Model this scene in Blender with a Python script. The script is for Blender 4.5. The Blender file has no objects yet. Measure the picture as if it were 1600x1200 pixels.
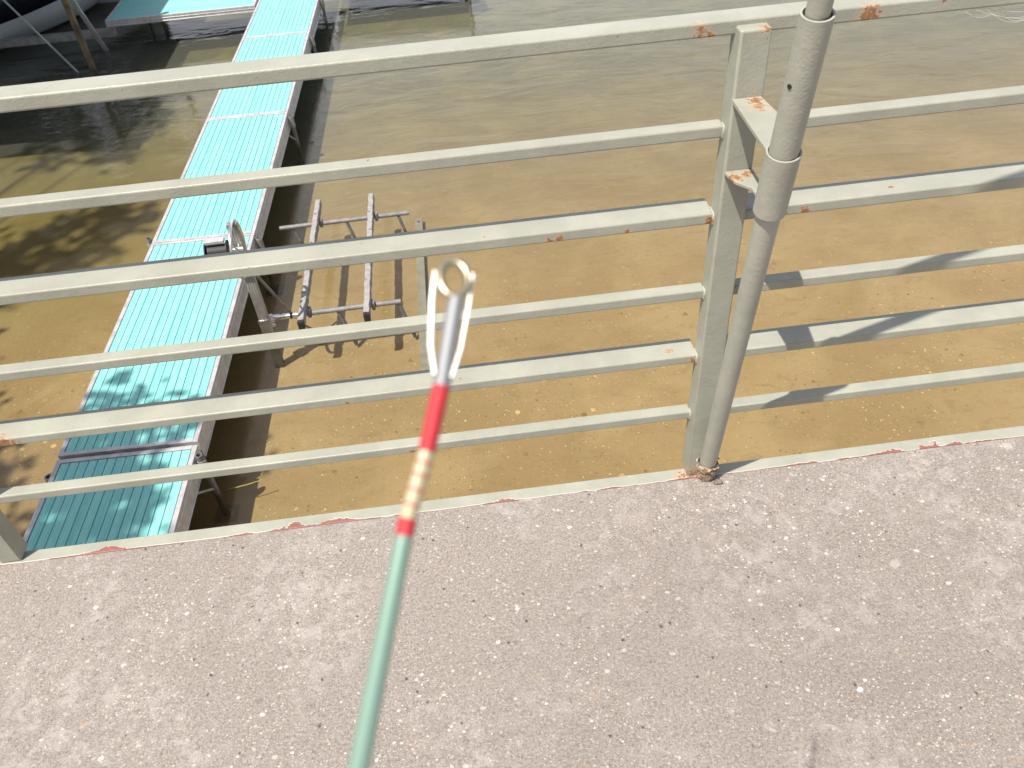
import bpy, bmesh, math, random
from mathutils import Vector, Matrix
random.seed(7)
scene = bpy.context.scene
COL = scene.collection

# ------------------------------------------------------------------ camera
cd = bpy.data.cameras.new('camera'); cam = bpy.data.objects.new('camera', cd); COL.objects.link(cam)
CAM = Vector((-0.4528, -1.2507, 1.4959))
Rv = Vector((0.99217, -0.1067, -0.0655)); Uv = Vector((0.1205, 0.6684, 0.7340)); Fv = Vector((0.0345, 0.7361, -0.6759))
Rv.normalize(); Uv = (Uv - Rv*Uv.dot(Rv)).normalized(); Bv = Rv.cross(Uv)
M = Matrix.Identity(4)
for i in range(3):
    M[i][0] = Rv[i]; M[i][1] = Uv[i]; M[i][2] = Bv[i]; M[i][3] = CAM[i]
cam.matrix_world = M
cd.sensor_width = 36; cd.lens = 28.43; cd.clip_start = 0.01; cd.clip_end = 2000
cd.dof.use_dof = True; cd.dof.focus_distance = 1.9; cd.dof.aperture_fstop = 16
scene.camera = cam

# ------------------------------------------------------------------ sky and sun
SUN = Vector((-0.37, -0.315, 1.0)).normalized()
w = bpy.data.worlds.new("World"); scene.world = w; w.use_nodes = True
nt = w.node_tree; nt.nodes.clear()
sky = nt.nodes.new('ShaderNodeTexSky'); sky.sky_type = 'NISHITA'; sky.sun_disc = False
sky.sun_elevation = math.asin(SUN.z); sky.sun_rotation = math.atan2(SUN.x, SUN.y)
sky.air_density = 1.2; sky.dust_density = 4.0; sky.ozone_density = 1.0
bg = nt.nodes.new('ShaderNodeBackground'); bg.inputs[1].default_value = 0.085
wo = nt.nodes.new('ShaderNodeOutputWorld')
tc = nt.nodes.new('ShaderNodeTexCoord'); sx_ = nt.nodes.new('ShaderNodeSeparateXYZ'); nt.links.new(tc.outputs['Generated'], sx_.inputs[0])
mp = nt.nodes.new('ShaderNodeMapping'); mp.inputs['Scale'].default_value = (1, 1, 2.6); nt.links.new(tc.outputs['Generated'], mp.inputs[0])
cn = nt.nodes.new('ShaderNodeTexNoise'); cn.inputs['Scale'].default_value = 2.2; cn.inputs['Detail'].default_value = 7; cn.inputs['Roughness'].default_value = 0.6
nt.links.new(mp.outputs[0], cn.inputs['Vector'])
def wr(src, a, b, lo=0.0, hi=1.0):
    x = nt.nodes.new('ShaderNodeMapRange'); x.interpolation_type = 'SMOOTHSTEP'; nt.links.new(src, x.inputs[0])
    for i_, v_ in zip((1, 2, 3, 4), (a, b, lo, hi)): x.inputs[i_].default_value = v_
    return x.outputs[0]
def wm(a, b):
    x = nt.nodes.new('ShaderNodeMath'); x.operation = 'MULTIPLY'; nt.links.new(a, x.inputs[0]); nt.links.new(b, x.inputs[1]); return x.outputs[0]
# unseen bright cloud bank, added ahead only to brighten the water's reflection
cf = wm(wm(wr(sx_.outputs[1], 0.0, 0.6), wr(sx_.outputs[2], 0.75, 0.25)), wr(cn.outputs['Fac'], 0.30, 0.60, 0.72, 1.0))
cm = nt.nodes.new('ShaderNodeMix'); cm.data_type = 'RGBA'; nt.links.new(cf, cm.inputs[0]); nt.links.new(sky.outputs[0], cm.inputs[6]); cm.inputs[7].default_value = (11.6, 12.0, 13.2, 1)
nt.links.new(cm.outputs[2], bg.inputs[0]); nt.links.new(bg.outputs[0], wo.inputs[0])
sl = bpy.data.lights.new('sun', 'SUN'); sl.energy = 5.0; sl.angle = math.radians(0.5); sl.color = (1.0, 0.93, 0.84)
so = bpy.data.objects.new('sun', sl); COL.objects.link(so); so.rotation_euler = SUN.to_track_quat('Z', 'Y').to_euler()
so.location = (-10, -9, 25)
scene.view_settings.view_transform = 'Standard'; scene.view_settings.look = 'None'
scene.view_settings.gamma = 1.0; scene.view_settings.exposure = 0.38

# ------------------------------------------------------------------ node helpers
class NT:
    def __init__(s, name):
        s.m = bpy.data.materials.new(name); s.m.use_nodes = True; s.t = s.m.node_tree
        s.t.nodes.clear(); s.out = s.n('ShaderNodeOutputMaterial')
    def n(s, kind, **kw):
        nd = s.t.nodes.new(kind)
        for k, v in kw.items(): setattr(nd, k, v)
        return nd
    def put(s, inp, v):
        if isinstance(v, bpy.types.NodeSocket): s.t.links.new(v, inp)
        else:
            if isinstance(v, (tuple, list)) and len(v) == 3 and inp.type == 'RGBA': v = (*v, 1)
            inp.default_value = v
    def pos(s): return s.n('ShaderNodeNewGeometry').outputs['Position']
    def obj(s): return s.n('ShaderNodeTexCoord').outputs['Object']
    def mapping(s, v, scale=(1, 1, 1), loc=(0, 0, 0), rot=(0, 0, 0)):
        m = s.n('ShaderNodeMapping'); s.put(m.inputs[0], v)
        m.inputs['Scale'].default_value = scale; m.inputs['Location'].default_value = loc; m.inputs['Rotation'].default_value = rot
        return m.outputs[0]
    def noise(s, v, scale, detail=4, rough=0.55, dist=0.0, col=False):
        x = s.n('ShaderNodeTexNoise'); s.put(x.inputs['Vector'], v)
        x.inputs['Scale'].default_value = scale; x.inputs['Detail'].default_value = detail
        x.inputs['Roughness'].default_value = rough; x.inputs['Distortion'].default_value = dist
        return x.outputs['Color' if col else 'Fac']
    def voro(s, v, scale, rnd=1.0, feature='F1'):
        x = s.n('ShaderNodeTexVoronoi', feature=feature); s.put(x.inputs['Vector'], v)
        x.inputs['Scale'].default_value = scale; x.inputs['Randomness'].default_value = rnd
        return x.outputs['Distance'], (x.outputs['Color'] if feature == 'F1' else None)
    def math(s, op, a, b=0.0, c=0.0, clamp=False):
        x = s.n('ShaderNodeMath', operation=op, use_clamp=clamp)
        for i, v in enumerate((a, b, c)): s.put(x.inputs[i], v)
        return x.outputs[0]
    def ramp(s, f, lo, hi, a=0.0, b=1.0):
        x = s.n('ShaderNodeMapRange', clamp=True, interpolation_type='SMOOTHSTEP'); s.put(x.inputs[0], f)
        for i, v in zip((1, 2, 3, 4), (lo, hi, a, b)): x.inputs[i].default_value = v
        return x.outputs[0]
    def mix(s, f, a, b, mode='MIX'):
        x = s.n('ShaderNodeMix', data_type='RGBA', blend_type=mode); s.put(x.inputs[0], f); s.put(x.inputs[6], a); s.put(x.inputs[7], b)
        return x.outputs[2]
    def sep(s, v):
        x = s.n('ShaderNodeSeparateXYZ'); s.put(x.inputs[0], v); return x.outputs
    def dist(s, v, p):
        x = s.n('ShaderNodeVectorMath', operation='DISTANCE'); s.put(x.inputs[0], v); x.inputs[1].default_value = p
        return x.outputs['Value']
    def bump(s, h, strength=0.5, dist=0.01, normal=None):
        b = s.n('ShaderNodeBump'); s.put(b.inputs['Height'], h); b.inputs['Strength'].default_value = strength
        b.inputs['Distance'].default_value = dist
        if normal is not None: s.put(b.inputs['Normal'], normal)
        return b.outputs[0]
    def pbsdf(s, color, rough=0.5, metal=0.0, normal=None, spec=0.5, coat=0.0):
        b = s.n('ShaderNodeBsdfPrincipled'); s.put(b.inputs['Base Color'], color); s.put(b.inputs['Roughness'], rough)
        s.put(b.inputs['Metallic'], metal); b.inputs['Specular IOR Level'].default_value = spec
        b.inputs['Coat Weight'].default_value = coat
        if normal is not None: s.put(b.inputs['Normal'], normal)
        s.t.links.new(b.outputs[0], s.out.inputs[0]); return b

def simple(name, col, rough=0.5, metal=0.0, var=0.12, scale=20, bump=0.15, bdist=0.002, spec=0.5, tide=False):
    g = NT(name); p = g.pos(); f = g.noise(p, scale, 5)
    c1 = tuple(c*(1-var) for c in col); c2 = tuple(min(1, c*(1+var)) for c in col)
    cc_ = g.mix(g.ramp(f, 0.3, 0.7), c1, c2)
    if tide:
        zz = g.math('ADD', g.sep(p)[2], g.math('MULTIPLY', g.noise(p, 35, 4), 0.09))
        cc_ = g.mix(g.ramp(zz, -2.28, -2.36), cc_, (0.075, 0.070, 0.035))
        cc_ = g.mix(g.math('MULTIPLY', g.ramp(g.noise(p, 24, 6, 0.75), 0.55, 0.7), 0.5), cc_, tuple(c*0.45 for c in col))
    g.pbsdf(cc_, rough, metal, g.bump(g.noise(p, scale*8, 3), bump, bdist), spec)
    return g.m

# rust points on the railing (world x, y, z, size)
RUST = [(-0.055, 0.0, 1.032, 0.020), (-0.040, 0.0, 1.026, 0.012), (0.21, 0.0, 1.028, 0.030), (0.45, 0.0, 1.040, 0.014),
        (0.33, 0.0, 1.040, 0.009), (0.030, -0.062, 0.931, 0.024), (0.030, -0.040, 0.931, 0.020), (0.012, -0.048, 0.801, 0.022),
        (0.036, -0.042, 0.803, 0.020), (0.04, -0.02, 1.045, 0.022), (-0.008, 0.0, 0.690, 0.016), (-0.285, 0.0, 0.690, 0.014),
        (-0.305, 0.0, 0.686, 0.012), (-0.16, 0.0, 0.690, 0.010), (-0.008, 0.0, 0.352, 0.014), (-0.055, 0.025, 0.365, 0.014),
        (-1.50, 0.0, 0.350, 0.045), (-1.44, 0.0, 0.350, 0.035), (-0.74, 0.0, 0.347, 0.012), (-0.63, 0.0, 0.180, 0.016), (-0.60, 0.0, 0.178, 0.010),
        (0.045, -0.030, 0.0, 0.055), (0.015, -0.035, 0.0, 0.050), (-0.01, -0.035, 0.0, 0.040), (0.34, 0.02, 0.705, 0.008), (0.17, 0.0, 0.69, 0.016),
        (-0.60, 0.02, 0.873, 0.006), (-0.50, 0.015, 0.366, 0.007), (-0.42, 0.01, 0.702, 0.006)]
def paint(name, base=(0.318, 0.324, 0.270), edge_peel=False, rust=True):
    g = NT(name); p = g.pos()
    tone = g.noise(p, 9, 5, 0.6)
    col = g.mix(g.ramp(tone, 0.3, 0.72), tuple(c*0.90 for c in base), tuple(c*1.08 for c in base))
    # small grime specks and thin scratches in the paint
    d, c = g.voro(g.mapping(p, (1, 1, 1)), 70)
    sp = g.math('MULTIPLY', g.ramp(d, 0.05, 0.13, 1, 0), g.ramp(g.sep(c)[0], 0.93, 0.95))
    col = g.mix(g.math('MULTIPLY', sp, 0.7), col, (0.16, 0.12, 0.08))
    gr = g.ramp(g.noise(g.mapping(p, (1, 6, 6)), 7, 6, 0.7), 0.60, 0.78)
    col = g.mix(g.math('MULTIPLY', gr, 0.35), col, (0.33, 0.31, 0.25))
    rough = 0.42
    h = g.math('ADD', g.math('MULTIPLY', g.noise(p, 60, 3), 0.8), g.math('MULTIPLY', g.noise(p, 260, 2), 0.5))
    h = g.math('ADD', h, g.math('MULTIPLY', g.ramp(g.voro(p, 95)[0], 0.0, 0.25, 1, 0), 0.25))
    if rust:
        tot = None; n1 = g.noise(p, 110, 5, 0.7, 0.6); n2 = g.noise(p, 45, 4, 0.6, 1.0)
        for x, y, z, r in RUST:
            d = g.math('ADD', g.dist(p, (x, y, z)), g.math('MULTIPLY', g.math('SUBTRACT', n1, 0.5), r*3.0))
            m = g.ramp(d, r*0.25, r*1.0, 1, 0)
            tot = m if tot is None else g.math('MAXIMUM', tot, m)
        st = g.ramp(g.math('ADD', tot, g.math('MULTIPLY', n2, 0.25)), 0.84, 1.2)
        col = g.mix(g.math('MULTIPLY', g.ramp(tot, 0.0, 1.0), 0.50), col, (0.56, 0.36, 0.20))
        col = g.mix(st, col, g.mix(n1, (0.10, 0.040, 0.018), (0.42, 0.19, 0.07)))
        h = g.math('ADD', h, g.math('MULTIPLY', st, 0.9))
    if edge_peel:
        s = g.sep(p); q = g.noise(g.mapping(p, (1, 1, 1)), 14, 6, 0.62, 0.3)
        big = g.ramp(g.noise(g.mapping(p, (1, 0.2, 0.2)), 2.7, 3, 0.5), 0.46, 0.62)
        # the primer shows where the paint has flaked off from the concrete side inwards
        reach = g.math('MULTIPLY', g.math('ADD', g.math('MULTIPLY', g.ramp(q, 0.40, 0.66), 0.020), -0.0005), g.math('ADD', 0.03, g.math('MULTIPLY', big, 1.1)))
        dd = g.math('SUBTRACT', g.math('ADD', s[1], 0.0285), reach)
        pm = g.ramp(dd, -0.0008, 0.0008, 1, 0)
        rim = g.math('MULTIPLY', g.ramp(dd, 0.0, 0.0022, 1, 0), g.math('SUBTRACT', 1.0, pm))
        col = g.mix(rim, col, (0.72, 0.68, 0.62))
        col = g.mix(pm, col, g.mix(g.noise(p, 90, 4), (0.16, 0.065, 0.055), (0.33, 0.15, 0.12)))
        h = g.math('SUBTRACT', h, g.math('MULTIPLY', pm, 1.4))
        # a few rusty flecks further in
    g.pbsdf(col, rough, 0, g.bump(h, 0.42, 0.0022), 0.45)
    return g.m

def concrete():
    g = NT('worn exposed aggregate concrete'); p = g.mapping(g.pos(), (1, 1, 0.3))
    def warp(sc, amt):
        x = g.n('ShaderNodeVectorMath', operation='MULTIPLY_ADD'); g.put(x.inputs[0], g.noise(p, sc, 3, 0.6, 0, True)); x.inputs[1].default_value = (amt, amt, 0); g.put(x.inputs[2], p)
        return x.outputs[0]
    base = g.mix(g.ramp(g.noise(p, 170, 6, 0.82), 0.30, 0.70), (0.140, 0.123, 0.110), (0.390, 0.355, 0.322))
    base = g.mix(g.math('MULTIPLY', g.ramp(g.noise(p, 420, 3, 0.7), 0.50, 0.68), 0.75), base, (0.48, 0.43, 0.40))
    base = g.mix(g.math('MULTIPLY', g.ramp(g.noise(warp(30, .02), 75, 4, 0.7), 0.55, 0.70), 0.45), base, (0.11, 0.085, 0.075))
    h = g.math('MULTIPLY', g.noise(p, 200, 6, 0.75), 1.3)
    wear = g.ramp(g.noise(p, 2.6, 5, 0.62, 0.5), 0.40, 0.60)
    worn = g.ramp(g.noise(warp(8, .05), 26, 7, 0.78, 0.4), 0.44, 0.62)
    base = g.mix(g.math('MULTIPLY', g.math('MULTIPLY', wear, worn), 0.62), base, (0.48, 0.435, 0.42))
    base = g.mix(g.math('MULTIPLY', g.ramp(g.noise(p, 1.1, 4, 0.6), 0.42, 0.66), 0.22), base, (0.13, 0.105, 0.095))
    dens = g.ramp(g.noise(p, 4.0, 4, 0.6), 0.35, 0.65, 0.35, 1.0)
    for sc, keep, amt, thr, wa in ((300, 0.56, 0.85, 0.40, .003), (170, 0.66, 0.90, 0.42, .005), (95, 0.78, 0.90, 0.38, .008), (52, 0.91, 0.80, 0.30, .012), (17, 0.965, 0.38, 0.26, .03)):
        wv_ = g.mapping(warp(sc*0.9, wa), (1, 1.25, 1), (sc*0.37, sc*0.11, 0), (0, 0, sc*0.7))
        d, c = g.voro(wv_, sc); cs = g.sep(c)
        m = g.math('MULTIPLY', g.ramp(d, thr-0.12, thr+0.02, 1, 0), g.ramp(cs[0], keep-0.01, keep+0.01))
        m = g.math('MULTIPLY', m, g.math('ADD', 0.25, g.math('MULTIPLY', cs[1], 0.75)))
        scol = g.mix(cs[2], (0.40, 0.35, 0.31), (0.68, 0.60, 0.52))
        scol = g.mix(g.ramp(cs[1], 0.20, 0.16), scol, (0.10, 0.085, 0.085))
        scol = g.mix(g.ramp(cs[2], 0.93, 0.95), scol, (0.85, 0.82, 0.78))
        scol = g.mix(g.ramp(cs[2], 0.10, 0.07), scol, (0.40, 0.28, 0.19))
        base = g.mix(g.math('MULTIPLY', g.math('MULTIPLY', m, amt), dens if sc > 60 else 1.0), base, scol)
        h = g.math('ADD', h, g.math('MULTIPLY', m, 0.30))
    d, c = g.voro(g.mapping(warp(60, .012), (1, 1, 1), (3, 9, 0)), 48)
    pit = g.math('MULTIPLY', g.ramp(d, 0.06, 0.18, 1, 0), g.ramp(g.sep(c)[0], 0.84, 0.86))
    base = g.mix(g.math('MULTIPLY', pit, 0.65), base, (0.06, 0.045, 0.04))
    h = g.math('SUBTRACT', h, g.math('MULTIPLY', pit, 1.4))
    g.pbsdf(base, 0.8, 0, g.bump(h, 0.9, 0.003), 0.35)
    return g.m

def bed():
    g = NT('sandy lake bed'); p = g.pos(); s = g.sep(p)
    far = g.ramp(s[1], 3.5, 10.5)  # far bed darkened in its colour, standing in for light absorbed by deeper water
    c = g.mix(g.ramp(g.noise(p, 1.1, 5, 0.6, 0.5), 0.35, 0.68), (0.300, 0.208, 0.110), (0.385, 0.282, 0.162))
    c = g.mix(g.math('MULTIPLY', g.ramp(g.noise(g.mapping(p, (1, 1.8, 1)), 5, 6, 0.7, 0.8), 0.5, 0.75), 0.6), c, (0.215, 0.150, 0.070))
    c = g.mix(g.math('MULTIPLY', g.noise(p, 90, 5, 0.8), 0.5), c, (0.19, 0.125, 0.055))
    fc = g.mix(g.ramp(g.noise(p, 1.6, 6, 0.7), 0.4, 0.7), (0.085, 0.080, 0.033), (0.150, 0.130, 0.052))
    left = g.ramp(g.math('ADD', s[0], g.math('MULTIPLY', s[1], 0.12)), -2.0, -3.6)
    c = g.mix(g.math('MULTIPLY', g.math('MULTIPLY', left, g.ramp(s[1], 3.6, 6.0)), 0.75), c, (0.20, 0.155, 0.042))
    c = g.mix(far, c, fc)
    h = g.noise(p, 30, 5, 0.7)
    grav = g.ramp(g.noise(g.mapping(p, (1, 1, 1), (4.3, 1.7, 0)), 1.7, 5, 0.7, 0.5), 0.42, 0.58)
    grav = g.math('MULTIPLY', grav, g.ramp(s[1], 5.5, 3.0))
    for sc, keep in ((55, 0.78), (26, 0.88), (13, 0.955)):
        d, cc = g.voro(g.mapping(p, (1, 1, 1), (sc, 2*sc, 0)), sc); cs = g.sep(cc)
        m = g.math('MULTIPLY', g.ramp(d, 0.22, 0.34, 1, 0), g.ramp(cs[0], keep-0.01, keep+0.01))
        m = g.math('MULTIPLY', m, g.math('ADD', grav, 0.16))
        sc_ = g.mix(g.ramp(cs[1], 0.3, 0.7), (0.20, 0.13, 0.05), (0.52, 0.38, 0.18))
        sc_ = g.mix(g.ramp(cs[2], 0.93, 0.96), sc_, (0.62, 0.54, 0.38))
        c = g.mix(m, c, sc_); h = g.math('ADD', h, g.math('MULTIPLY', m, 0.8))
    # twigs and dark litter
    tw = g.ramp(g.noise(g.mapping(p, (1, 2.4, 1), (7, 3, 0)), 9, 7, 0.78, 1.2), 0.66, 0.74)
    c = g.mix(g.math('MULTIPLY', tw, 0.55), c, (0.10, 0.07, 0.03))
    g.pbsdf(c, 0.9, 0, g.bump(h, 0.6, 0.012), 0.1)
    return g.m

def water():
    g = NT('clear shallow lake water'); p = g.pos()
    r1 = g.noise(g.mapping(p, (0.55, 1.25, 1), rot=(0, 0, 0.12)), 2.3, 3, 0.5, 0.5)
    r2 = g.noise(g.mapping(p, (0.6, 1.3, 1), rot=(0, 0, -0.2)), 10.0, 3, 0.55, 0.8)
    amp = g.math('ADD', 0.30, g.math('MULTIPLY', g.ramp(g.sep(p)[1], 3.0, 9.0), 0.12))
    h = g.math('MULTIPLY', g.math('ADD', r1, g.math('MULTIPLY', r2, 0.10)), amp)
    nrm = g.bump(h, 0.5, 0.075)
    fr = g.n('ShaderNodeFresnel'); fr.inputs['IOR'].default_value = 1.45; g.put(fr.inputs['Normal'], nrm)
    tr = g.n('ShaderNodeBsdfTransparent'); g.put(tr.inputs[0], (0.90, 0.92, 0.84))
    gl = g.n('ShaderNodeBsdfGlossy'); gl.inputs['Roughness'].default_value = 0.05; g.put(gl.inputs['Normal'], nrm)
    mx = g.n('ShaderNodeMixShader'); g.put(mx.inputs[0], fr.outputs[0]); g.put(mx.inputs[1], tr.outputs[0]); g.put(mx.inputs[2], gl.outputs[0])
    # fine particles suspended in the water scatter a little light back
    df = g.n('ShaderNodeBsdfDiffuse'); g.put(df.inputs[0], (0.42, 0.43, 0.37))
    m2 = g.n('ShaderNodeMixShader'); g.put(m2.inputs[0], g.ramp(g.sep(p)[1], 3.0, 13.0, 0.03, 0.13)); g.put(m2.inputs[1], mx.outputs[0]); g.put(m2.inputs[2], df.outputs[0])
    g.t.links.new(m2.outputs[0], g.out.inputs[0]); return g.m

def dock_mat():
    g = NT('turquoise dock decking'); p = g.obj(); s = g.sep(p)
    band = g.noise(g.mapping(p, (1, 0.02, 1)), 26, 2)
    c = g.mix(g.ramp(band, 0.35, 0.65), (0.185, 0.52, 0.495), (0.245, 0.585, 0.555))
    c = g.mix(g.math('MULTIPLY', g.ramp(g.noise(g.mapping(p, (1, 0.15, 1)), 60, 5, 0.7), 0.42, 0.75), 0.35), c, (0.33, 0.64, 0.61))
    c = g.mix(g.math('MULTIPLY', g.ramp(g.noise(p, 5, 6, 0.72), 0.56, 0.76), 0.35), c, (0.15, 0.42, 0.41))
    sp = g.ramp(g.noise(p, 38, 3, 0.6), 0.72, 0.76)
    c = g.mix(g.math('MULTIPLY', sp, 0.5), c, (0.42, 0.58, 0.54))
    rid = g.math('SINE', g.math('MULTIPLY', s[0], 2*math.pi/0.0155))
    g.pbsdf(c, 0.5, 0, g.bump(rid, 0.25, 0.0012), 0.25)
    return g.m

# ------------------------------------------------------------------ mesh helpers
class MB:
    def __init__(s): s.v = []; s.f = []; s.sm = []
    def add(s, vs, fs, smooth=False):
        b = len(s.v); s.v += [Vector(v) for v in vs]
        for f in fs: s.f.append([i+b for i in f]); s.sm.append(smooth)
        return s
    def box(s, a, b, rot=None):
        (x0, y0, z0), (x1, y1, z1) = a, b
        vs = [(x0,y0,z0),(x1,y0,z0),(x1,y1,z0),(x0,y1,z0),(x0,y0,z1),(x1,y0,z1),(x1,y1,z1),(x0,y1,z1)]
        return s.add(vs, [(0,3,2,1),(4,5,6,7),(0,1,5,4),(1,2,6,5),(2,3,7,6),(3,0,4,7)])
    def cbox(s, c, u, v, w, su, sv, sw):
        c, u, v, w = Vector(c), Vector(u).normalized(), Vector(v).normalized(), Vector(w).normalized()
        vs = []
        for k in (-.5, .5):
            for (i, j) in ((-.5, -.5), (.5, -.5), (.5, .5), (-.5, .5)): vs.append(c+u*i*su+v*j*sv+w*k*sw)
        return s.add(vs, [(0,3,2,1),(4,5,6,7),(0,1,5,4),(1,2,6,5),(2,3,7,6),(3,0,4,7)])
    def bar(s, a, b, wd, th, up=(0, 0, 1)):
        a, b = Vector(a), Vector(b); w = (b-a).normalized(); u = Vector(up).cross(w)
        if u.length < 1e-4: u = Vector((1, 0, 0)).cross(w)
        u.normalize(); v = w.cross(u)
        return s.cbox((a+b)/2, u, v, w, wd, th, (b-a).length)
    def tube(s, pts, rad, n=16, cap=True, closed=False):
        pts = [Vector(p) for p in pts]; m = len(pts)
        rr = rad if isinstance(rad, (list, tuple)) else [rad]*m
        ref = None; rings = []
        for i, p in enumerate(pts):
            if closed: t = pts[(i+1) % m]-pts[i-1]
            else: t = pts[min(i+1, m-1)]-pts[max(i-1, 0)]
            t.normalize()
            if ref is None:
                ref = Vector((0, 0, 1)) if abs(t.z) < .9 else Vector((1, 0, 0))
            ref = (ref - t*ref.dot(t)).normalized(); bi = t.cross(ref)
            rings.append([p+(ref*math.cos(2*math.pi*k/n)+bi*math.sin(2*math.pi*k/n))*rr[i] for k in range(n)])
        vs = [v for r in rings for v in r]; fs = []
        for i in range(m if closed else m-1):
            j = (i+1) % m
            for k in range(n): fs.append((i*n+k, i*n+(k+1) % n, j*n+(k+1) % n, j*n+k))
        s.add(vs, fs, True)
        if cap and not closed:
            s.add(rings[0], [tuple(range(n))[::-1]]); s.add(rings[-1], [tuple(range(n))])
        return s
    def pipe(s, a, b, ro, ri, n=32):
        a, b = Vector(a), Vector(b); w = (b-a).normalized(); u = w.orthogonal().normalized(); v = w.cross(u)
        def ring(c, r): return [c+(u*math.cos(2*math.pi*k/n)+v*math.sin(2*math.pi*k/n))*r for k in range(n)]
        q = [(k, (k+1) % n, n+(k+1) % n, n+k) for k in range(n)]; qr = [f[::-1] for f in q]
        s.add(ring(a, ro)+ring(b, ro), q, True); s.add(ring(a, ri)+ring(b, ri), qr, True)
        s.add(ring(b, ro)+ring(b, ri), q); s.add(ring(a, ro)+ring(a, ri), qr)
        return s
    def prism(s, poly, z0, z1):
        n = len(poly); vs = [(x, y, z0) for x, y in poly]+[(x, y, z1) for x, y in poly]
        return s.add(vs, [tuple(range(n))[::-1], tuple(range(n, 2*n))]+[(i, (i+1) % n, n+(i+1) % n, n+i) for i in range(n)])
    def build(s, name, mat, parent=None, bevel=0.0, seg=2, world=True):
        me = bpy.data.meshes.new(name)
        off = parent_world(parent) if (parent is not None and world) else Vector((0, 0, 0))
        me.from_pydata([v-off for v in s.v], [], s.f); me.update()
        for p, sm in zip(me.polygons, s.sm): p.use_smooth = sm
        bm = bmesh.new(); bm.from_mesh(me); bmesh.ops.recalc_face_normals(bm, faces=bm.faces); bm.to_mesh(me); bm.free()
        o = bpy.data.objects.new(name, me); COL.objects.link(o); me.materials.append(mat)
        if parent is not None: o.parent = parent
        if bevel > 0:
            md = o.modifiers.new('bevel', 'BEVEL'); md.width = bevel; md.segments = seg; md.limit_method = 'ANGLE'; md.angle_limit = math.radians(40)
            md.harden_normals = False
            for p in me.polygons: p.use_smooth = True
            try: me.set_sharp_from_angle(angle=math.radians(60))
            except Exception: pass
        return o
def parent_world(p):
    v = Vector((0, 0, 0))
    while p is not None: v = v+p.location; p = p.parent
    return v
def tag(o, label=None, cat=None, group=None, kind=None):
    if label: o['label'] = label
    if cat: o['category'] = cat
    if group: o['group'] = group
    if kind: o['kind'] = kind
    return o
def thing(name, loc, label, cat, group=None, rz=0.0):
    o = bpy.data.objects.new(name, None); COL.objects.link(o); o.location = loc; o.rotation_euler.z = rz; o.empty_display_size = 0.1
    return tag(o, label, cat, group)

PAINT = paint('grey green gloss paint with rust')
PAINTP = paint('grey green paint on pipe', base=(0.355, 0.358, 0.305), rust=False)
KERB = paint('flaking grey green paint over red primer', edge_peel=True)
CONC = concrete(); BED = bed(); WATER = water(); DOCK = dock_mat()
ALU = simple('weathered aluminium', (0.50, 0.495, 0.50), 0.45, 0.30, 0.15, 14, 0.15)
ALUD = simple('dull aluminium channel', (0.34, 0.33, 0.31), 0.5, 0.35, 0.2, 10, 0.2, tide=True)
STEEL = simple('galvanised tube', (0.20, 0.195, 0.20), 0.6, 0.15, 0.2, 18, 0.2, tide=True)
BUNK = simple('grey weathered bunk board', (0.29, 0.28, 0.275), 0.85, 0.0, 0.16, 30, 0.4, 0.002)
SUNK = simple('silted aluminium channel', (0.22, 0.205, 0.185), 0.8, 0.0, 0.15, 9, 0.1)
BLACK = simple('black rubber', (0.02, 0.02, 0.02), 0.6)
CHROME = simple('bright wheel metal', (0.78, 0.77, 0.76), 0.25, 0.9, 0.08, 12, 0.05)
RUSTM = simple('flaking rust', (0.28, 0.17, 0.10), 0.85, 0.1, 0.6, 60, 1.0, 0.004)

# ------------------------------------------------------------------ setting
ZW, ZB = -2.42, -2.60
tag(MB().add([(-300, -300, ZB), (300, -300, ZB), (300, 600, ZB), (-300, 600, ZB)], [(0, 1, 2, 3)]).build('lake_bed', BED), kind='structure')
tag(MB().add([(-300, -2.6, ZW), (300, -2.6, ZW), (300, 600, ZW), (-300, 600, ZW)], [(0, 1, 2, 3)]).build('lake_water', WATER), kind='structure')
SHORE = simple('shore soil', (0.10, 0.085, 0.05), 0.95, 0, 0.4, 3, 0.6, 0.03)
m = MB(); nx, ny = 40, 16
for j in range(ny+1):
    for i in range(nx+1):
        x = -60+i*3.0; y = -2.2-j*1.6
        m.v.append(Vector((x, y, ZB-0.05+min(1.0, j/5)*1.5+0.08*math.sin(x*1.3+j)+0.05*math.sin(x*.7-j*2)*min(1, j))))
for j in range(ny):
    for i in range(nx):
        a = j*(nx+1)+i; m.f.append((a, a+1, a+nx+2, a+nx+1)); m.sm.append(True)
tag(m.build('shore', SHORE), kind='structure')

# balcony deck: one concrete slab and its painted steel edge
m = MB().box((-9, -9, -0.22), (9, -0.0285, 0.0))
tag(m.build('concrete_deck', CONC), kind='structure')

# ------------------------------------------------------------------ railing
rl = thing('balcony_railing', (0.025, 0.0, 0.0), 'pale grey green steel railing of six level bars along the concrete deck edge', 'railing')
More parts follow.
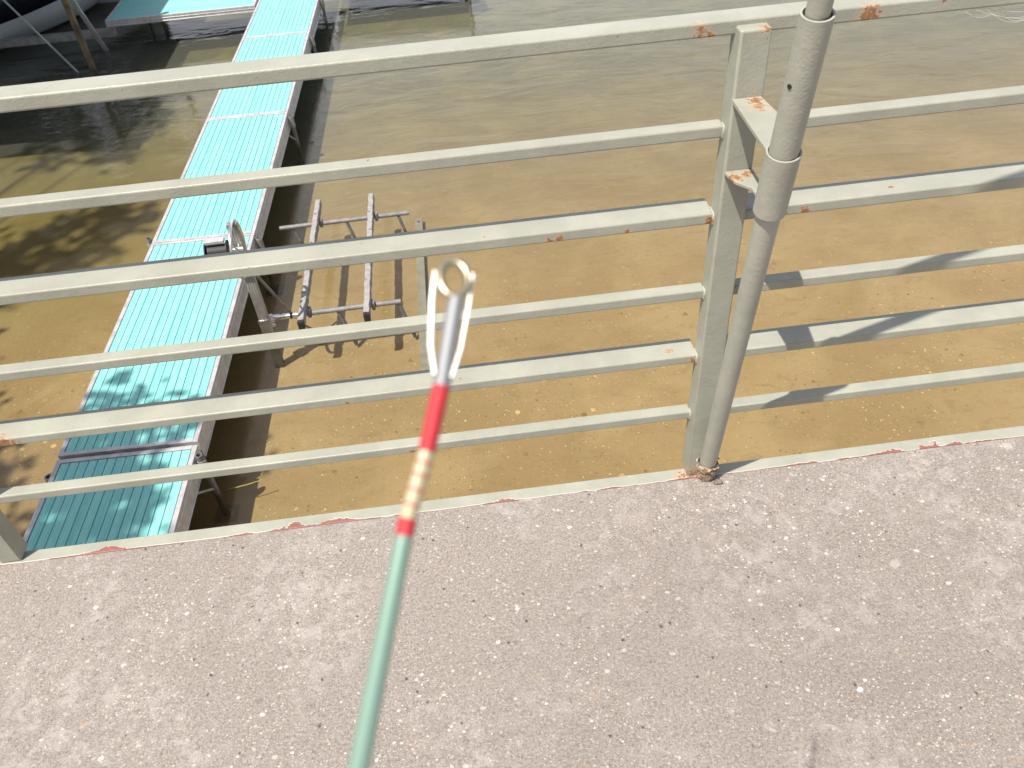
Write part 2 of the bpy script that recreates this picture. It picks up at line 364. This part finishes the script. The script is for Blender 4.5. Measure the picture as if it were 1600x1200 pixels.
# edge plate: an angle whose top shows beside the concrete and whose web covers the slab edge
m = MB().prism([(-9, -0.0282), (9, -0.0282), (9, 0.004), (-9, 0.004)], -0.23, 0.0025)
m.build('edge_plate', KERB, rl, 0.0015, 2)
POSTX = [-3.14, -1.613, 0.0, 1.595, 3.19]
POSTW = 0.050; PF = -0.024; PB = 0.022
for px in POSTX:
    MB().box((px, PF, 0.0026), (px+POSTW, PB, 1.036)).build('post', PAINT, rl, 0.004, 3)
ZR = [1.045, 0.873, 0.705, 0.534, 0.3655, 0.198]
HR = [0.0235, 0.0215, 0.0220, 0.0215, 0.0210, 0.0225]
DR = [0.050, 0.0295, 0.060, 0.0285, 0.059, 0.028]
MB().box((-9, 0.0, ZR[0]-HR[0]), (9, DR[0], ZR[0])).build('rail', PAINT, rl, 0.0035, 3)
spans = [(-9.0, POSTX[0])]+[(POSTX[i]+POSTW, POSTX[i+1]) for i in range(4)]+[(POSTX[4]+POSTW, 9.0)]
for k in range(1, 6):
    for a, b in spans[1:-1]:
        MB().box((a-0.0005, 0.0, ZR[k]-HR[k]), (b+0.0005, DR[k], ZR[k])).build('rail', PAINT, rl, 0.0032, 3)
# weld beads where bars meet the middle post
for k in range(1, 6):
    for x in (-0.0008, POSTW+0.0008):
        mb = MB()
        pts = [(x, -0.001, ZR[k]-HR[k]+0.001), (x, -0.0015, ZR[k]-HR[k]*0.5), (x, -0.001, ZR[k]-0.001), (x, DR[k]*0.35, ZR[k]+0.0008)]
        mb.tube(pts, [0.0026, 0.0034, 0.0028, 0.0024], 8)
        mb.build('weld_bead', PAINT, rl)
# bracket plates and the welded sleeve that hold the leaning pole
PA = Vector((0.045, -0.026, 0.02)); PD = Vector((-0.034, -0.209, 1.0))
def pp(z): return PA+PD*(z-PA.z)
MB().prism([(-0.001, PF-0.0005), (-0.006, -0.196), (0.010, -0.197), (0.040, -0.195), (0.052, -0.100), (0.046, PF-0.0005)], 0.922, 0.930).build('bracket_plate', PAINT, rl, 0.0015, 2)
MB().prism([(0.000, PF-0.0005), (0.008, -0.062), (0.028, -0.088), (0.030, -0.155), (0.040, -0.155), (0.048, -0.090), (0.050, PF-0.0005)], 0.795, 0.802).build('bracket_plate', PAINT, rl, 0.0015, 2)
MB().pipe(pp(0.822), pp(0.932), 0.0254, 0.0226).build('pole_sleeve', PAINTP, rl, 0.0006, 1)

# ------------------------------------------------------------------ leaning pole
pl = thing('leaning_pole', (0.045, -0.026, 0.003), 'stepped painted steel pipe leaning out from the railing post in a welded sleeve', 'pole')
MB().tube([pp(0.035), pp(0.3), pp(0.6), pp(0.90)], 0.0192, 32).build('lower_pipe', PAINTP, pl)
up = MB().pipe(pp(0.86), pp(1.136), 0.0213, 0.0183)
up.build('upper_pipe', PAINTP, pl, 0.0005, 1)
hz = pp(1.045); ax = PD.normalized()
tocam = (CAM-hz); tocam = (tocam-ax*tocam.dot(ax)).normalized(); side = ax.cross(tocam)
hd = (tocam*0.62+side*0.0 + (-Vector((1, 0, 0)))*0.78); hd = (hd-ax*hd.dot(ax)).normalized()
MB().tube([hz+hd*0.0205, hz+hd*0.0226], 0.0034, 12).build('bolt_hole', BLACK, pl)
MB().tube([pp(1.0), pp(1.5), pp(2.6)], 0.0152, 28).build('inner_pole', PAINTP, pl)
# rusty socket with torn collar
mb = MB(); n = 40; prof = [(0.003, 0.0225), (0.010, 0.0235), (0.020, 0.0215), (0.030, 0.0225), (0.040, 0.0245), (0.050, 0.0240), (0.060, 0.0205)]
rng = random.Random(3)
rings = []
for z, r in prof:
    c = pp(z); rings.append([c+Vector((math.cos(2*math.pi*k/n), math.sin(2*math.pi*k/n), 0))*(r+rng.uniform(-.0018, .0022))+Vector((0, 0, rng.uniform(-.002, .002) if z > .005 else 0)) for k in range(n)])
vs = [v for r in rings for v in r]
mb.add(vs, [(i*n+k, i*n+(k+1) % n, (i+1)*n+(k+1) % n, (i+1)*n+k) for i in range(len(prof)-1) for k in range(n)], True)
RS = NT('rusty socket with paint remains'); q = RS.pos(); nn = RS.noise(q, 70, 5, 0.7, 0.8)
cc = RS.mix(RS.ramp(nn, 0.46, 0.56), (0.44, 0.41, 0.32), (0.26, 0.12, 0.07))
cc = RS.mix(RS.ramp(RS.noise(q, 120, 4), 0.6, 0.68), cc, (0.06, 0.045, 0.04))
RS.pbsdf(cc, 0.8, 0, RS.bump(nn, 0.9, 0.004), 0.2)
mb.build('base_socket', RS.m, pl)
mb = MB()
for a0, a1, zz in ((-2.9, -0.6, 0.062), (0.1, 1.0, 0.066), (2.2, 3.0, 0.07)):
    pts = [pp(zz-0.012*abs(math.sin(a*2.3)))+Vector((math.cos(a), math.sin(a), 0))*(0.0245+0.002*math.sin(a*9)) for a in [a0+(a1-a0)*i/10 for i in range(11)]]
    mb.tube(pts, [0.0012+0.0012*abs(math.sin(i*1.7)) for i in range(11)], 8)
mb.build('torn_collar', RS.m, pl)

# small stone lying against the pole foot
mb = MB(); bm = bmesh.new(); bmesh.ops.create_icosphere(bm, subdivisions=3, radius=1.0)
for v in bm.verts:
    v.co *= 1+0.12*math.sin(3*v.co.x+2*v.co.y)+0.08*math.sin(5*v.co.z+v.co.x*4)
    v.co = Vector((v.co.x*0.011+0.068, v.co.y*0.008-0.052, v.co.z*0.006+0.004))
mb.add([v.co for v in bm.verts], [[v.index for v in f.verts] for f in bm.faces], True); bm.free()
STONE = simple('brown stone', (0.17, 0.14, 0.13), 0.85, 0, 0.4, 80, 0.8, 0.002)
tag(mb.build('pebble', STONE), 'small dark pebble on the concrete beside the rusty pole foot', 'pebble')

# ------------------------------------------------------------------ docks
ZD = -2.03; AL = -0.018
def dk(x, y): # dock frame to world
    c, s = math.cos(AL), math.sin(AL); return Vector((-2.735+c*x-s*y, c*y+s*x, 0))
def dock_section(y0, y1, label, ztilt=0.0, W=0.865, planks=14, origin=None, rz=AL, legs=(), hh=0.15):
    org = origin if origin is not None else dk(0, y0)
    r = thing('dock_section', (org.x, org.y, ZD+ztilt), label, 'dock', 'turquoise dock sections', rz)
    L = y1-y0; h = W/2; fr = 0.030
    def mk(mb, name, mat, par=r, bev=0.0): return mb.build(name, mat, par, bev, 2, world=False)
    mb = MB(); n = planks; ww = (W-2*fr-0.006)/n
    for i in range(n):
        x0 = -h+fr+0.003+i*ww
        mb.box((x0+0.0022, fr+0.004, -0.030), (x0+ww-0.0022, L-fr-0.004, -0.003))
    mk(mb, 'deck_planks', DOCK, r, 0.002)
    for sx in (-1, 1):
        mb = MB(); xa, xb = sorted((sx*h, sx*(h-fr)))
        pr = [(0, -hh), (0.006, -hh), (0.006, -hh+0.012), (0.0, -hh+0.014), (0.0, -0.046), (0.004, -0.044), (0.004, -0.037), (0.0, -0.035), (0.0, 0.0), (-fr, 0.0), (-fr, -hh)]
        mb.add([(sx*(h+a_), yy_, b_) for yy_ in (0.0, L) for a_, b_ in pr], [tuple(range(11)), tuple(range(21, 10, -1))]+[(i_, (i_+1) % 11, 11+(i_+1) % 11, 11+i_) for i_ in range(11)])
        mk(mb, 'side_rail', ALU, r, 0.0015)
    for ya, yb in ((0.0, fr), (L-fr, L)):
        mk(MB().box((-h+fr+0.0005, ya, -hh+0.03), (h-fr-0.0005, yb, 0.0015)), 'end_rail', ALU, r, 0.0015)
    for k in range(1, 5): mk(MB().box((-h+fr, L*k/5-0.02, -0.09+0.0), (h-fr, L*k/5+0.02, -0.034)), 'cross_joist', ALUD)
    for sx, yy, top in legs:
        lg = mk(MB().pipe((sx*(h+0.032), yy, top), (sx*(h+0.032), yy, ZB-ZD-0.02), 0.0205, 0.0165, 24), 'leg', STEEL)
        mk(MB().pipe((sx*(h+0.032), yy, -0.14), (sx*(h+0.032), yy, -0.03), 0.027, 0.0212, 20), 'leg_socket', ALUD, lg)
        if hh > 0.1: mk(MB().tube([(sx*(h+0.032), yy, -0.30), (sx*(h-0.02), yy-0.20, -0.12)], 0.009, 10), 'leg_brace', ALUD, lg)
        if hh > 0.1: mk(MB().box((sx*(h+0.032)-0.075, yy-0.075, ZB-ZD+0.002), (sx*(h+0.032)+0.075, yy+0.075, ZB-ZD+0.012)), 'foot_plate', STEEL, lg)
    return r
dock_section(-1.3, 2.405, 'dock section nearest the deck, dappled in tree shade, running under the railing', -0.012, legs=((1, 3.60, 0.015), (-1, 3.60, -0.03)))
dock_section(2.425, 4.850, 'sunlit turquoise dock section with the winch wheel at its right edge', legs=((1, 2.38, -0.02),))
dock_section(4.858, 7.270, 'sunlit turquoise dock section just beyond the winch wheel', legs=((-1, 0.05, 0.02), (1, 2.34, -0.02)))
dock_section(7.278, 9.700, 'turquoise dock section behind the top railing bar, second last of the walkway', legs=((1, 2.30, -0.02),))
dock_section(9.708, 12.10, 'farthest section of the turquoise walkway at the top edge of the photo', legs=((1, 1.35, -0.02),))
# the head of the T, left and right of the walkway
dock_section(0, 2.08, 'crosswise turquoise dock on the left side of the walkway end, partly shaded', 0.0, W=1.22, planks=20, hh=0.085, origin=Vector((-3.0, 11.62, 0)), rz=math.pi/2+0.0, legs=((1, 1.9, 0.0),))
dock_section(0, 2.12, 'crosswise turquoise dock on the right side of the walkway end', 0.0, W=1.22, planks=20, hh=0.085, origin=Vector((-2.04, 12.0, 0)), rz=-math.pi/2, legs=((1, 2.06, 0.35), (-1, 2.06, 0.0)))

# ------------------------------------------------------------------ boat hoist with winch wheel beside the walkway
WX, WY = -2.030, 3.745
ho = thing('boat_hoist', (WX, WY, ZB), 'small aluminium cantilever boat hoist with two bunk boards and a winch wheel beside the dock', 'boat lift')
wp = MB()
wp.box((WX-0.034, WY-0.022, ZB), (WX+0.034, WY+0.022, -1.30))
for dx in (-0.026, -0.010, 0.010, 0.026): wp.box((WX+dx-0.003, WY-0.0245, ZB), (WX+dx+0.003, WY-0.0222, -1.30))
wp.build('winch_post', ALUD, ho, 0.001)
# wheel: a hoop on spokes, its axle across the post
wc = Vector((WX+0.008, WY-0.06, -1.475)); WR = 0.195
vd_ = (wc-CAM).normalized(); axw = Vector((1, 0, 0)); axw = (axw-vd_*axw.dot(vd_)).normalized(); axw = (axw-vd_*0.24).normalized(); wu = Vector((0, 0, 1)); wu = (wu-axw*wu.dot(axw)).normalized(); wv = axw.cross(wu)
hoop = MB().tube([wc+(wu*math.cos(a)+wv*math.sin(a))*WR for a in [2*math.pi*i/56 for i in range(56)]], 0.0125, 12, closed=True)
wh = hoop.build('winch_wheel', CHROME, ho)
for a in (0.9, 0.9+2*math.pi/3, 0.9+4*math.pi/3):
    MB().tube([wc, wc+(wu*math.cos(a)+wv*math.sin(a))*(WR-0.008)], 0.007, 10).build('spoke', CHROME, wh)
MB().tube([wc-axw*0.14, wc+axw*0.03], 0.020, 16).build('hub', CHROME, wh)
drum = MB().tube([wc-axw*0.20, wc-axw*0.07], 0.055, 20)
for t in (0.21, 0.065): drum.tube([wc-axw*(t+.006), wc-axw*t], 0.075, 24)
drum.build('cable_drum', BLACK, ho)
MB().cbox(wc-axw*0.14+Vector((0, 0, 0.085)), axw, axw.cross(wu), wu, 0.13, 0.05, 0.02).build('winch_bracket', ALU, ho, 0.001)
ZC = -2.17
for (yl, xl, xr) in ((5.145, -2.075, -0.930), (3.830, WX+0.03, -1.010)):
    MB().tube([(xl, yl, ZC-0.02), (xr, yl+0.02, ZC-0.02)], 0.0195, 16).build('cross_tube', STEEL, ho)
for (xa, xb) in ((-1.742, -1.748), (-1.262, -1.258)):
    b = MB()
    N = 40; xs = []
    for i in range(N+1):
        t = i/N; x = xb+(xa-xb)*t; y = 3.66+(5.44-3.66)*t
        j = 0.0025*math.sin(i*2.1)+0.0015*math.sin(i*5.3)
        xs.append([(x-0.022+j, y, ZC+0.062), (x+0.022+j, y, ZC+0.062), (x+0.024+j, y, ZC-0.005), (x-0.024+j, y, ZC-0.005)])
    vs = [v for r in xs for v in r]; fs = [(i*4+k, i*4+(k+1) % 4, (i+1)*4+(k+1) % 4, (i+1)*4+k) for i in range(N) for k in range(4)]+[(0, 1, 2, 3), (N*4+3, N*4+2, N*4+1, N*4)]
    b.add(vs, fs); bo = b.build('bunk_board', BUNK, ho, 0.004, 2)
    MB().box((xb-0.023, 3.630, ZC-0.012), (xb+0.023, 3.6595, ZC+0.055)).build('end_cap', BLACK, bo)
    for yy in (3.84, 5.155): MB().box((xb+0.0255, yy-0.03, ZC-0.045), (xb+0.05, yy+0.03, ZC+0.02)).build('bunk_clamp', STEEL, bo)
    rr = random.Random(int(-xa*1000))
    for i in range(5):
        yy = 3.72+i*0.37+rr.uniform(-.12, .12); xo = rr.uniform(-.012, .008)
        MB().box((xb-0.010+xo, yy, ZC+0.0615), (xb+0.008+xo, yy+rr.uniform(.005, .009), ZC+0.064)).build('staple', BLACK, bo)
for x, y in ((-1.96, 5.16), (-1.49, 5.16), (-1.03, 5.17), (-1.50, 3.85), (-1.03, 3.86)):
    MB().bar((x, y, ZC-0.035), (x+0.075, y+0.02, ZB+0.03), 0.040, 0.020, (1, 0, 0)).build('swing_arm', STEEL, ho, 0.001)
for xx in (-0.885,):
    c = MB().box((xx-0.035, 3.30, ZB+0.05), (xx+0.035, 5.65, ZB+0.062)).box((xx-0.035, 3.30, ZB+0.01), (xx-0.029, 5.65, ZB+0.0498)).box((xx+0.029, 3.30, ZB+0.01), (xx+0.035, 5.65, ZB+0.0498))
    fo = c.build('base_rail', SUNK, ho, 0.001)
    MB().tube([(xx, 5.58, ZB+0.0615), (xx, 5.58, ZB+0.0635)], 0.014, 14).build('rail_hole', BLACK, fo)
for yy in (3.42, 5.30):
    MB().tube([(-1.90, yy, ZB+0.03), (-0.885, yy, ZB+0.03)], 0.018, 14).build('base_cross_tube', STEEL, ho)
cp = MB()
for dz in (-0.045, 0.0, 0.04): cp.tube([(WX-0.045, WY+0.03, ZC-0.02+dz), (WX+0.05, WY+0.06, ZC-0.02+dz)], 0.016, 12)
cp.box((WX-0.042, WY-0.030, ZC-0.085), (WX+0.042, WY-0.0252, ZC+0.05))
cp.build('pivot_clamp', CHROME, ho, 0.001)
MB().tube([(WX+0.03, 3.831, ZC-0.02), (-1.80, 3.834, ZC-0.02)], 0.0225, 14).build('bright_collar_tube', CHROME, ho)
MB().tube([(-1.86, 3.833, ZC-0.02), (-1.84, 3.833, ZC-0.02)], 0.0245, 14).build('collar_ring', BLACK, ho)
MB().bar((WX+0.03, WY+0.02, -1.72), (-1.93, 4.22, ZB+0.1), 0.022, 0.012).build('diagonal_brace', ALUD, ho, 0.001)
YEL = simple('faded yellow rope', (0.30, 0.27, 0.06), 0.8)
tag(MB().tube([(-2.17, 2.34, -2.418), (-2.12, 2.345, -2.416), (-2.05, 2.36, -2.418), (-1.97, 2.385, -2.421)], 0.0035, 8).build('yellow_rope', YEL), 'short faded yellow rope in the water beside the nearest dock leg', 'rope')

# ------------------------------------------------------------------ covered boat lift and motor boat, top left
LP = [(-5.20, 10.30), (-5.20, 13.9), (-8.4, 10.30), (-8.4, 13.9)]
TAN = simple('tan stained aluminium', (0.16, 0.12, 0.065), 0.7, 0.1, 0.4, 6)
GREENP = simple('pale green metal', (0.35, 0.46, 0.36), 0.5, 0.2, 0.2, 6)
CANV = simple('dark green canvas', (0.018, 0.028, 0.020), 0.9, 0, 0.3, 4)
bl = thing('covered_boat_lift', (-5.2, 10.30, ZB), 'boat lift with tan posts standing in dark shaded water at the upper left', 'boat lift')
for x, y in LP:
    MB().box((x-0.034, y-0.034, ZB), (x+0.034, y+0.034, 0.55)).build('post', TAN, bl, 0.002)
MB().tube([(-5.22, 11.14, -2.62), (-5.20, 10.36, -1.30)], 0.032, 12).build('side_strut', ALU, bl)
MB().tube([(-5.30, 10.25, -2.6), (-6.9, 10.22, 0.45)], 0.013, 10).build('front_brace', GREENP, bl)
MB().box((-8.4, 10.25, ZB+0.05), (-5.2, 10.35, ZB+0.17)).build('cradle_beam', ALU, bl)
for yy in (11.3, 13.0): MB().box((-8.5, yy-0.05, -2.32), (-5.1, yy+0.05, -2.22)).build('cradle_beam', ALUD, bl)
cv = MB(); nx = 12; ny = 10; x0, x1, y0, y1 = -8.9, -5.33, 7.0, 14.6
for j in range(ny+1):
    for i in range(nx+1):
        u = i/nx; v = j/ny; xx = x0+(x1-x0)*u; yy = y0+(y1-y0)*v
        cv.v.append(Vector((xx, yy, 0.62+0.55*math.sin(math.pi*u)-0.03*math.sin(v*math.pi*5)**2)))
for j in range(ny):
    for i in range(nx):
        a = j*(nx+1)+i; cv.f.append((a, a+1, a+nx+2, a+nx+1)); cv.sm.append(True)
co = cv.build('canopy', CANV, bl); md = co.modifiers.new('thick', 'SOLIDIFY'); md.thickness = 0.012
MB().tube([(x1, y0, 0.60), (x1, y1, 0.60)], 0.025, 10).build('canopy_bow', ALUD, bl)

HULLD = simple('dark navy hull', (0.012, 0.014, 0.022), 0.25, 0, 0.2, 3, 0.02)
HULLW = simple('off white hull bottom', (0.42, 0.42, 0.40), 0.4, 0, 0.06, 3, 0.03)
bt = thing('motor_boat', (-7.25, 12.1, -2.2), 'dark topped motor boat with pale hull bottom under the lift canopy', 'boat', rz=-0.62)
def hull(lo, hi, name, mat):
    N = 26; L = 5.6; mb = MB(); R_ = []
    for i in range(N+1):
        t = i/N; y = -2.4+L*t; k = max(0.0, (t-0.45)/0.55); wb = 1.02*(1-k**2.2)+0.015
        keel = -0.42+0.60*k**2.5; sect = [(0, keel), (wb*0.78, keel+0.27*(1-k*.4)), (wb*0.80+0.01, keel+0.30*(1-k*.4)), (wb*0.95, 0.18+0.10*k), (wb, 0.62+0.25*k)]
        row = sect[lo:hi+1]; R_.append([(x, y, z) for x, z in row]); 
    for sgn in (1, -1):
        w_ = len(R_[0]); vs = [(x*sgn, y, z) for r in R_ for x, y, z in r]
        mb.add(vs, [(i*w_+k, i*w_+k+1, (i+1)*w_+k+1, (i+1)*w_+k) for i in range(N) for k in range(w_-1)], True)
    o = mb.build(name, mat, bt, world=False); md = o.modifiers.new('t', 'SOLIDIFY'); md.thickness = 0.02
    return o
hull(0, 3, 'hull_bottom', HULLW); hull(3, 4, 'topsides', HULLD)
N = 20; vs = []; fs = []
for i in range(N+1):
    t = i/N; y = -2.38+5.55*t; k = max(0.0, (t-0.45)/0.55); wb = 1.0*(1-k**2.2)
    vs += [(-wb, y, 0.58+0.25*k), (-wb*0.5, y, 0.72+0.25*k), (wb*0.5, y, 0.72+0.25*k), (wb, y, 0.58+0.25*k)]
for i in range(N): fs += [(i*4+k, i*4+k+1, i*4+k+5, i*4+k+4) for k in range(3)]
MB().add(vs, fs, True).build('deck_cover', HULLD, bt, world=False)
MB().box((-1.0, -2.42, -0.15), (1.0, -2.385, 0.58)).build('transom', HULLD, bt, world=False)

# ------------------------------------------------------------------ tree on the shore: its leaves shade the near dock and the shallows
LEAF = NT('green leaves'); lp = LEAF.pos()
LEAF.pbsdf(LEAF.mix(LEAF.noise(lp, 3, 3), (0.03, 0.075, 0.015), (0.075, 0.13, 0.03)), 0.55)
BARK = simple('grey brown bark', (0.13, 0.10, 0.075), 0.9, 0, 0.3, 12, 0.8, 0.02)
SD = Vector((-0.37, -0.32, 1.0))
rng = random.Random(21)
def tree(base, clumps, label, trunk_r, fork, nleaf=150, rad=0.30, lf=(.09, .17)):
    t = thing('shore_tree', base, label, 'tree', 'trees on the shore')
    tb = MB(); b = Vector(base); f = Vector(fork)
    tb.tube([b, b.lerp(f, .35)+Vector((.08, .05, 0)), b.lerp(f, .7)+Vector((-.06, .04, 0)), f], [trunk_r*1.3, trunk_r, trunk_r*.85, trunk_r*.7], 14)
    vs = []; fs = []
    for c in clumps:
        if rng.random() < 0.35:
            mid = f.lerp(c, .5)+Vector((rng.uniform(-.2, .2), rng.uniform(-.2, .2), rng.uniform(.0, .4)))
            tb.tube([f-Vector((0, 0, rng.uniform(0, .5))), mid, c], [trunk_r*.34, trunk_r*.18, 0.008], 7)
        for _ in range(nleaf):
            d = Vector((rng.gauss(0, 1), rng.gauss(0, 1), rng.gauss(0, 1.3)))
            p = c+d*rad*.5; a = Vector((rng.uniform(-1, 1), rng.uniform(-1, 1), rng.uniform(-.6, .6))).normalized()
            n_ = Vector((rng.uniform(-.7, .7), rng.uniform(-.7, .7), 1)); s_ = a.cross(n_).normalized(); L = rng.uniform(*lf)
            k = len(vs); vs += [p, p+a*L*.5+s_*L*.32, p+a*L, p+a*L*.5-s_*L*.32]; fs.append((k, k+1, k+2, k+3))
    tb.build('trunk', BARK, t); MB().add(vs, fs).build('crown', LEAF.m, t)
    return t
cl = []
def target(x, y, z, h, jit=0.0): cl.append(Vector((x+rng.uniform(-jit, jit), y+rng.uniform(-jit, jit), z))+SD*h)
# near dock section and its fringe
for i in range(52):
    x = rng.uniform(-3.3, -2.50); y = rng.uniform(0.5, 2.45)
    if x > -2.65 and (y > 1.6 or rng.random() < .4): continue
    target(x, y, -2.03, rng.uniform(5.2, 7.4))
for x, y in ((-3.0, 2.7), (-2.75, 2.75), (-2.95, 2.95), (-2.5, 2.6)): target(x, y, -2.03, rng.uniform(5.5, 6.5))
# shallows left of the walkway
for i in range(46): target(rng.uniform(-5.6, -3.72), rng.uniform(1.2, 3.3), -2.6, rng.uniform(5.5, 8.2))
for i in range(26): target(rng.uniform(-5.6, -4.32), rng.uniform(3.1, 5.1), -2.6, rng.uniform(5.5, 8.0))
tree((-6.4, -3.4, -1.9), cl, 'leafy tree off to the left whose shade dapples the near dock', 0.16, (-5.6, -1.9, 1.6), 34, 0.26)
cl = []
for x, y in ((-5.2, 5.5), (-4.95, 5.6), (-4.6, 5.6), (-4.35, 5.55), (-5.1, 5.95), (-4.8, 6.1), (-4.6, 6.35), (-4.25, 6.6), (-3.95, 6.5), (-3.75, 6.3), (-4.1, 5.75), (-4.05, 6.15),
             (-5.4, 6.2), (-5.0, 5.3), (-4.7, 5.3), (-4.45, 5.8), (-5.5, 5.7), (-5.3, 5.2), (-5.0, 5.85), (-4.85, 5.5)):
    target(x, y, -2.6, rng.uniform(11.0, 13.5), 0.05)
for i in range(34): target(rng.uniform(-8.2, -5.4), rng.uniform(2.5, 6.6), -2.6, rng.uniform(8.0, 13.0))
for x, y in ((-4.35, 8.0), (-4.2, 8.5), (-4.25, 9.1), (-4.1, 9.6), (-4.6, 8.05), (-5.1, 8.1), (-4.15, 8.8), (-4.4, 8.4), (-4.3, 9.9)):
    target(x, y, -2.6, rng.uniform(11.5, 14.0), 0.08)  # unseen leaf clumps added to soften the canopy's shadow edge on the bed
tree((-11.6, -1.9, -2.2), cl, 'leafy tree farther to the left whose branch shades the shallows', 0.20, (-9.5, 0.8, 2.0), 40, 0.26, (.12, .22))

# trees on the bank beyond the boat lift, dark in the water's reflection
m = MB(); nx, ny = 20, 14
for j in range(ny+1):
    for i in range(nx+1):
        x = -60+i*2.4; y = 15.5+j*2.2; k = min(1.0, i and j and min(1, (nx-i)/3, j/3))
        m.v.append(Vector((x, y, ZB-0.1+1.3*k+0.1*math.sin(x+y*1.3)*k)))
for j in range(ny):
    for i in range(nx):
        a = j*(nx+1)+i; m.f.append((a, a+1, a+nx+2, a+nx+1)); m.sm.append(True)
tag(m.build('far_bank', SHORE), kind='structure')
for (x, y, hh_, rr_, lb) in ((-10.4, 20.5, 9.5, 2.7, 'round leafy tree at the right hand end of the far bank'), (-13.2, 19.5, 9.0, 3.0, 'broad leafy tree on the far bank second from its right hand end'), (-19.0, 22.0, 11.0, 3.6, 'tall leafy tree on the far bank behind the others'),
                        (-18.5, 16.8, 8.5, 3.2, 'dense leafy tree at the edge of the far bank'), (-25.5, 19.0, 10.0, 3.8, 'leafy tree on the far bank farthest from the boat lift')):
    cl = []
    for i in range(70):
        a = rng.uniform(0, 2*math.pi); e = rng.uniform(-1, 1); q_ = rr_*rng.uniform(.35, 1.0)
        cl.append(Vector((x+q_*math.cos(a)*math.sqrt(1-e*e), y+q_*math.sin(a)*math.sqrt(1-e*e), hh_*.42-1.2+e*hh_*.48)))
    tree((x, y, -1.6), cl, lb, 0.2, (x+.2, y, hh_*.25), 80, 1.0, (.22, .42))

# ------------------------------------------------------------------ fishing rod tip close to the lens
GREENR = NT('pearly pale green rod lacquer'); GREENR.pbsdf((0.235, 0.37, 0.305), 0.20, 0.3, None, 0.6, 0.5)
REDT = NT('red thread wrap'); REDT.pbsdf((0.47, 0.03, 0.04), 0.45, 0, REDT.bump(REDT.math('SINE', REDT.math('MULTIPLY', REDT.sep(REDT.pos())[2], 24000)), 0.3, 0.0002), 0.4, 0.25)
CREAM = NT('cream lacquer'); CREAM.pbsdf((0.44, 0.39, 0.25), 0.25, 0.0, None, 0.5, 0.6)
GUNM = NT('grey metal tip tube'); GUNM.pbsdf((0.25, 0.26, 0.28), 0.55, 0.35)
RINGM = NT('brassy ring metal'); RINGM.pbsdf((0.36, 0.32, 0.24), 0.28, 0.8)
SHINE = NT('polished guide wire'); SHINE.pbsdf((0.92, 0.90, 0.86), 0.42, 0.7, None, 0.8)
def ray(px, py, d): return CAM+(Rv*((px-800)/1263.7)-Uv*((py-600)/1263.7)-Bv)*d
T0 = Vector(ray(713, 466, .1715)); T1 = Vector(ray(690, 603, .1685)); T2 = Vector(ray(667, 705, .166)); T3 = Vector(ray(637, 810, .1635)); T4 = Vector(ray(632, 836, .163)); T5 = Vector(ray(561, 1198, .155)); 
T6 = T5+(T5-T4)*1.0; T7 = T6+(T6-T5)*3+Vector((0, 0, -0.08)); T8 = T7+(T7-T6)*1.3
fr = thing('fishing_rod', tuple(T5), 'blurred pale green fishing rod tip with red and cream thread wraps', 'fishing rod')
MB().tube([T0, T0.lerp(T1, .5), T1], [0.00178, 0.00180, 0.00184], 24).build('tip_tube', GUNM.m, fr)
MB().tube([T1, T1.lerp(T2, .5), T2], 0.00186, 24).build('thread_wrap', REDT.m, fr)
dw = MB().tube([T2, T2.lerp(T3, .5), T3], 0.00176, 24).build('cream_wrap', CREAM.m, fr)
for t in (0.17, 0.36, 0.58, 0.80):
    c = T2.lerp(T3, t); dd = (T3-T2).normalized(); MB().tube([c-dd*.0002, c, c+dd*.0002], [0.00177, 0.00190, 0.00177], 24).build('thread_ring', REDT.m, dw)
MB().tube([T3, T4], 0.00190, 24).build('thread_wrap', REDT.m, fr)
MB().tube([T4, T4.lerp(T5, .5), T5, T6, T7, T8], [0.00182, 0.00196, 0.0021, 0.0022, 0.0034, 0.0045], 28).build('blank', GREENR.m, fr)
rc = Vector(ray(710, 436, .172)); up_ = (T0-T1).normalized(); view = (rc-CAM).normalized(); e1 = (Rv-view*Rv.dot(view)).normalized(); e2 = (Uv*0.95-Rv*0.08); e2 = (e2-view*e2.dot(view)).normalized(); e2 = (e2*0.9+view*0.42)
MB().tube([rc+e1*0.0030*math.cos(a)+e2*0.0041*math.sin(a) for a in [2*math.pi*i/48 for i in range(48)]], 0.00095, 14, closed=True).build('guide_ring', RINGM.m, fr)
for side_, pts in ((0, ((680, 424, .171), (675, 470, .1695), (673, 540, .168), (679, 584, .1668))), (1, ((739, 428, .172), (732, 480, .1715), (720, 545, .170), (706, 590, .168)))):
    MB().tube([Vector(ray(*q_)) for q_ in pts], [0.00042, 0.00058 if side_ == 0 else 0.00036, 0.00054 if side_ == 0 else 0.00034, 0.00045], 14).build('guide_wire', SHINE.m, fr)

# ------------------------------------------------------------------ cobweb under the top rail
WEB = NT('dusty spider silk'); wb_ = WEB.n('ShaderNodeBsdfDiffuse'); WEB.put(wb_.inputs[0], (0.75, 0.74, 0.72)); WEB.t.links.new(wb_.outputs[0], WEB.out.inputs[0])
mb = MB(); r3 = random.Random(5)
for i in range(46):
    xa = r3.uniform(0.30, 0.60); xb_ = xa+r3.uniform(0.04, 0.16); 
    za = 1.0215-r3.uniform(0, .004) if i % 3 else 1.045; sag = r3.uniform(.006, .030)
    y_ = r3.uniform(-0.003, 0.02)
    pts = [(xa+(xb_-xa)*t/6, y_, za-(sag*math.sin(math.pi*t/6*0.75))) for t in range(7)]
    mb.tube(pts, 0.00016, 5)
tag(mb.build('cobweb', WEB.m), 'wispy dusty cobweb hanging under the top rail right of the pole', 'cobweb')
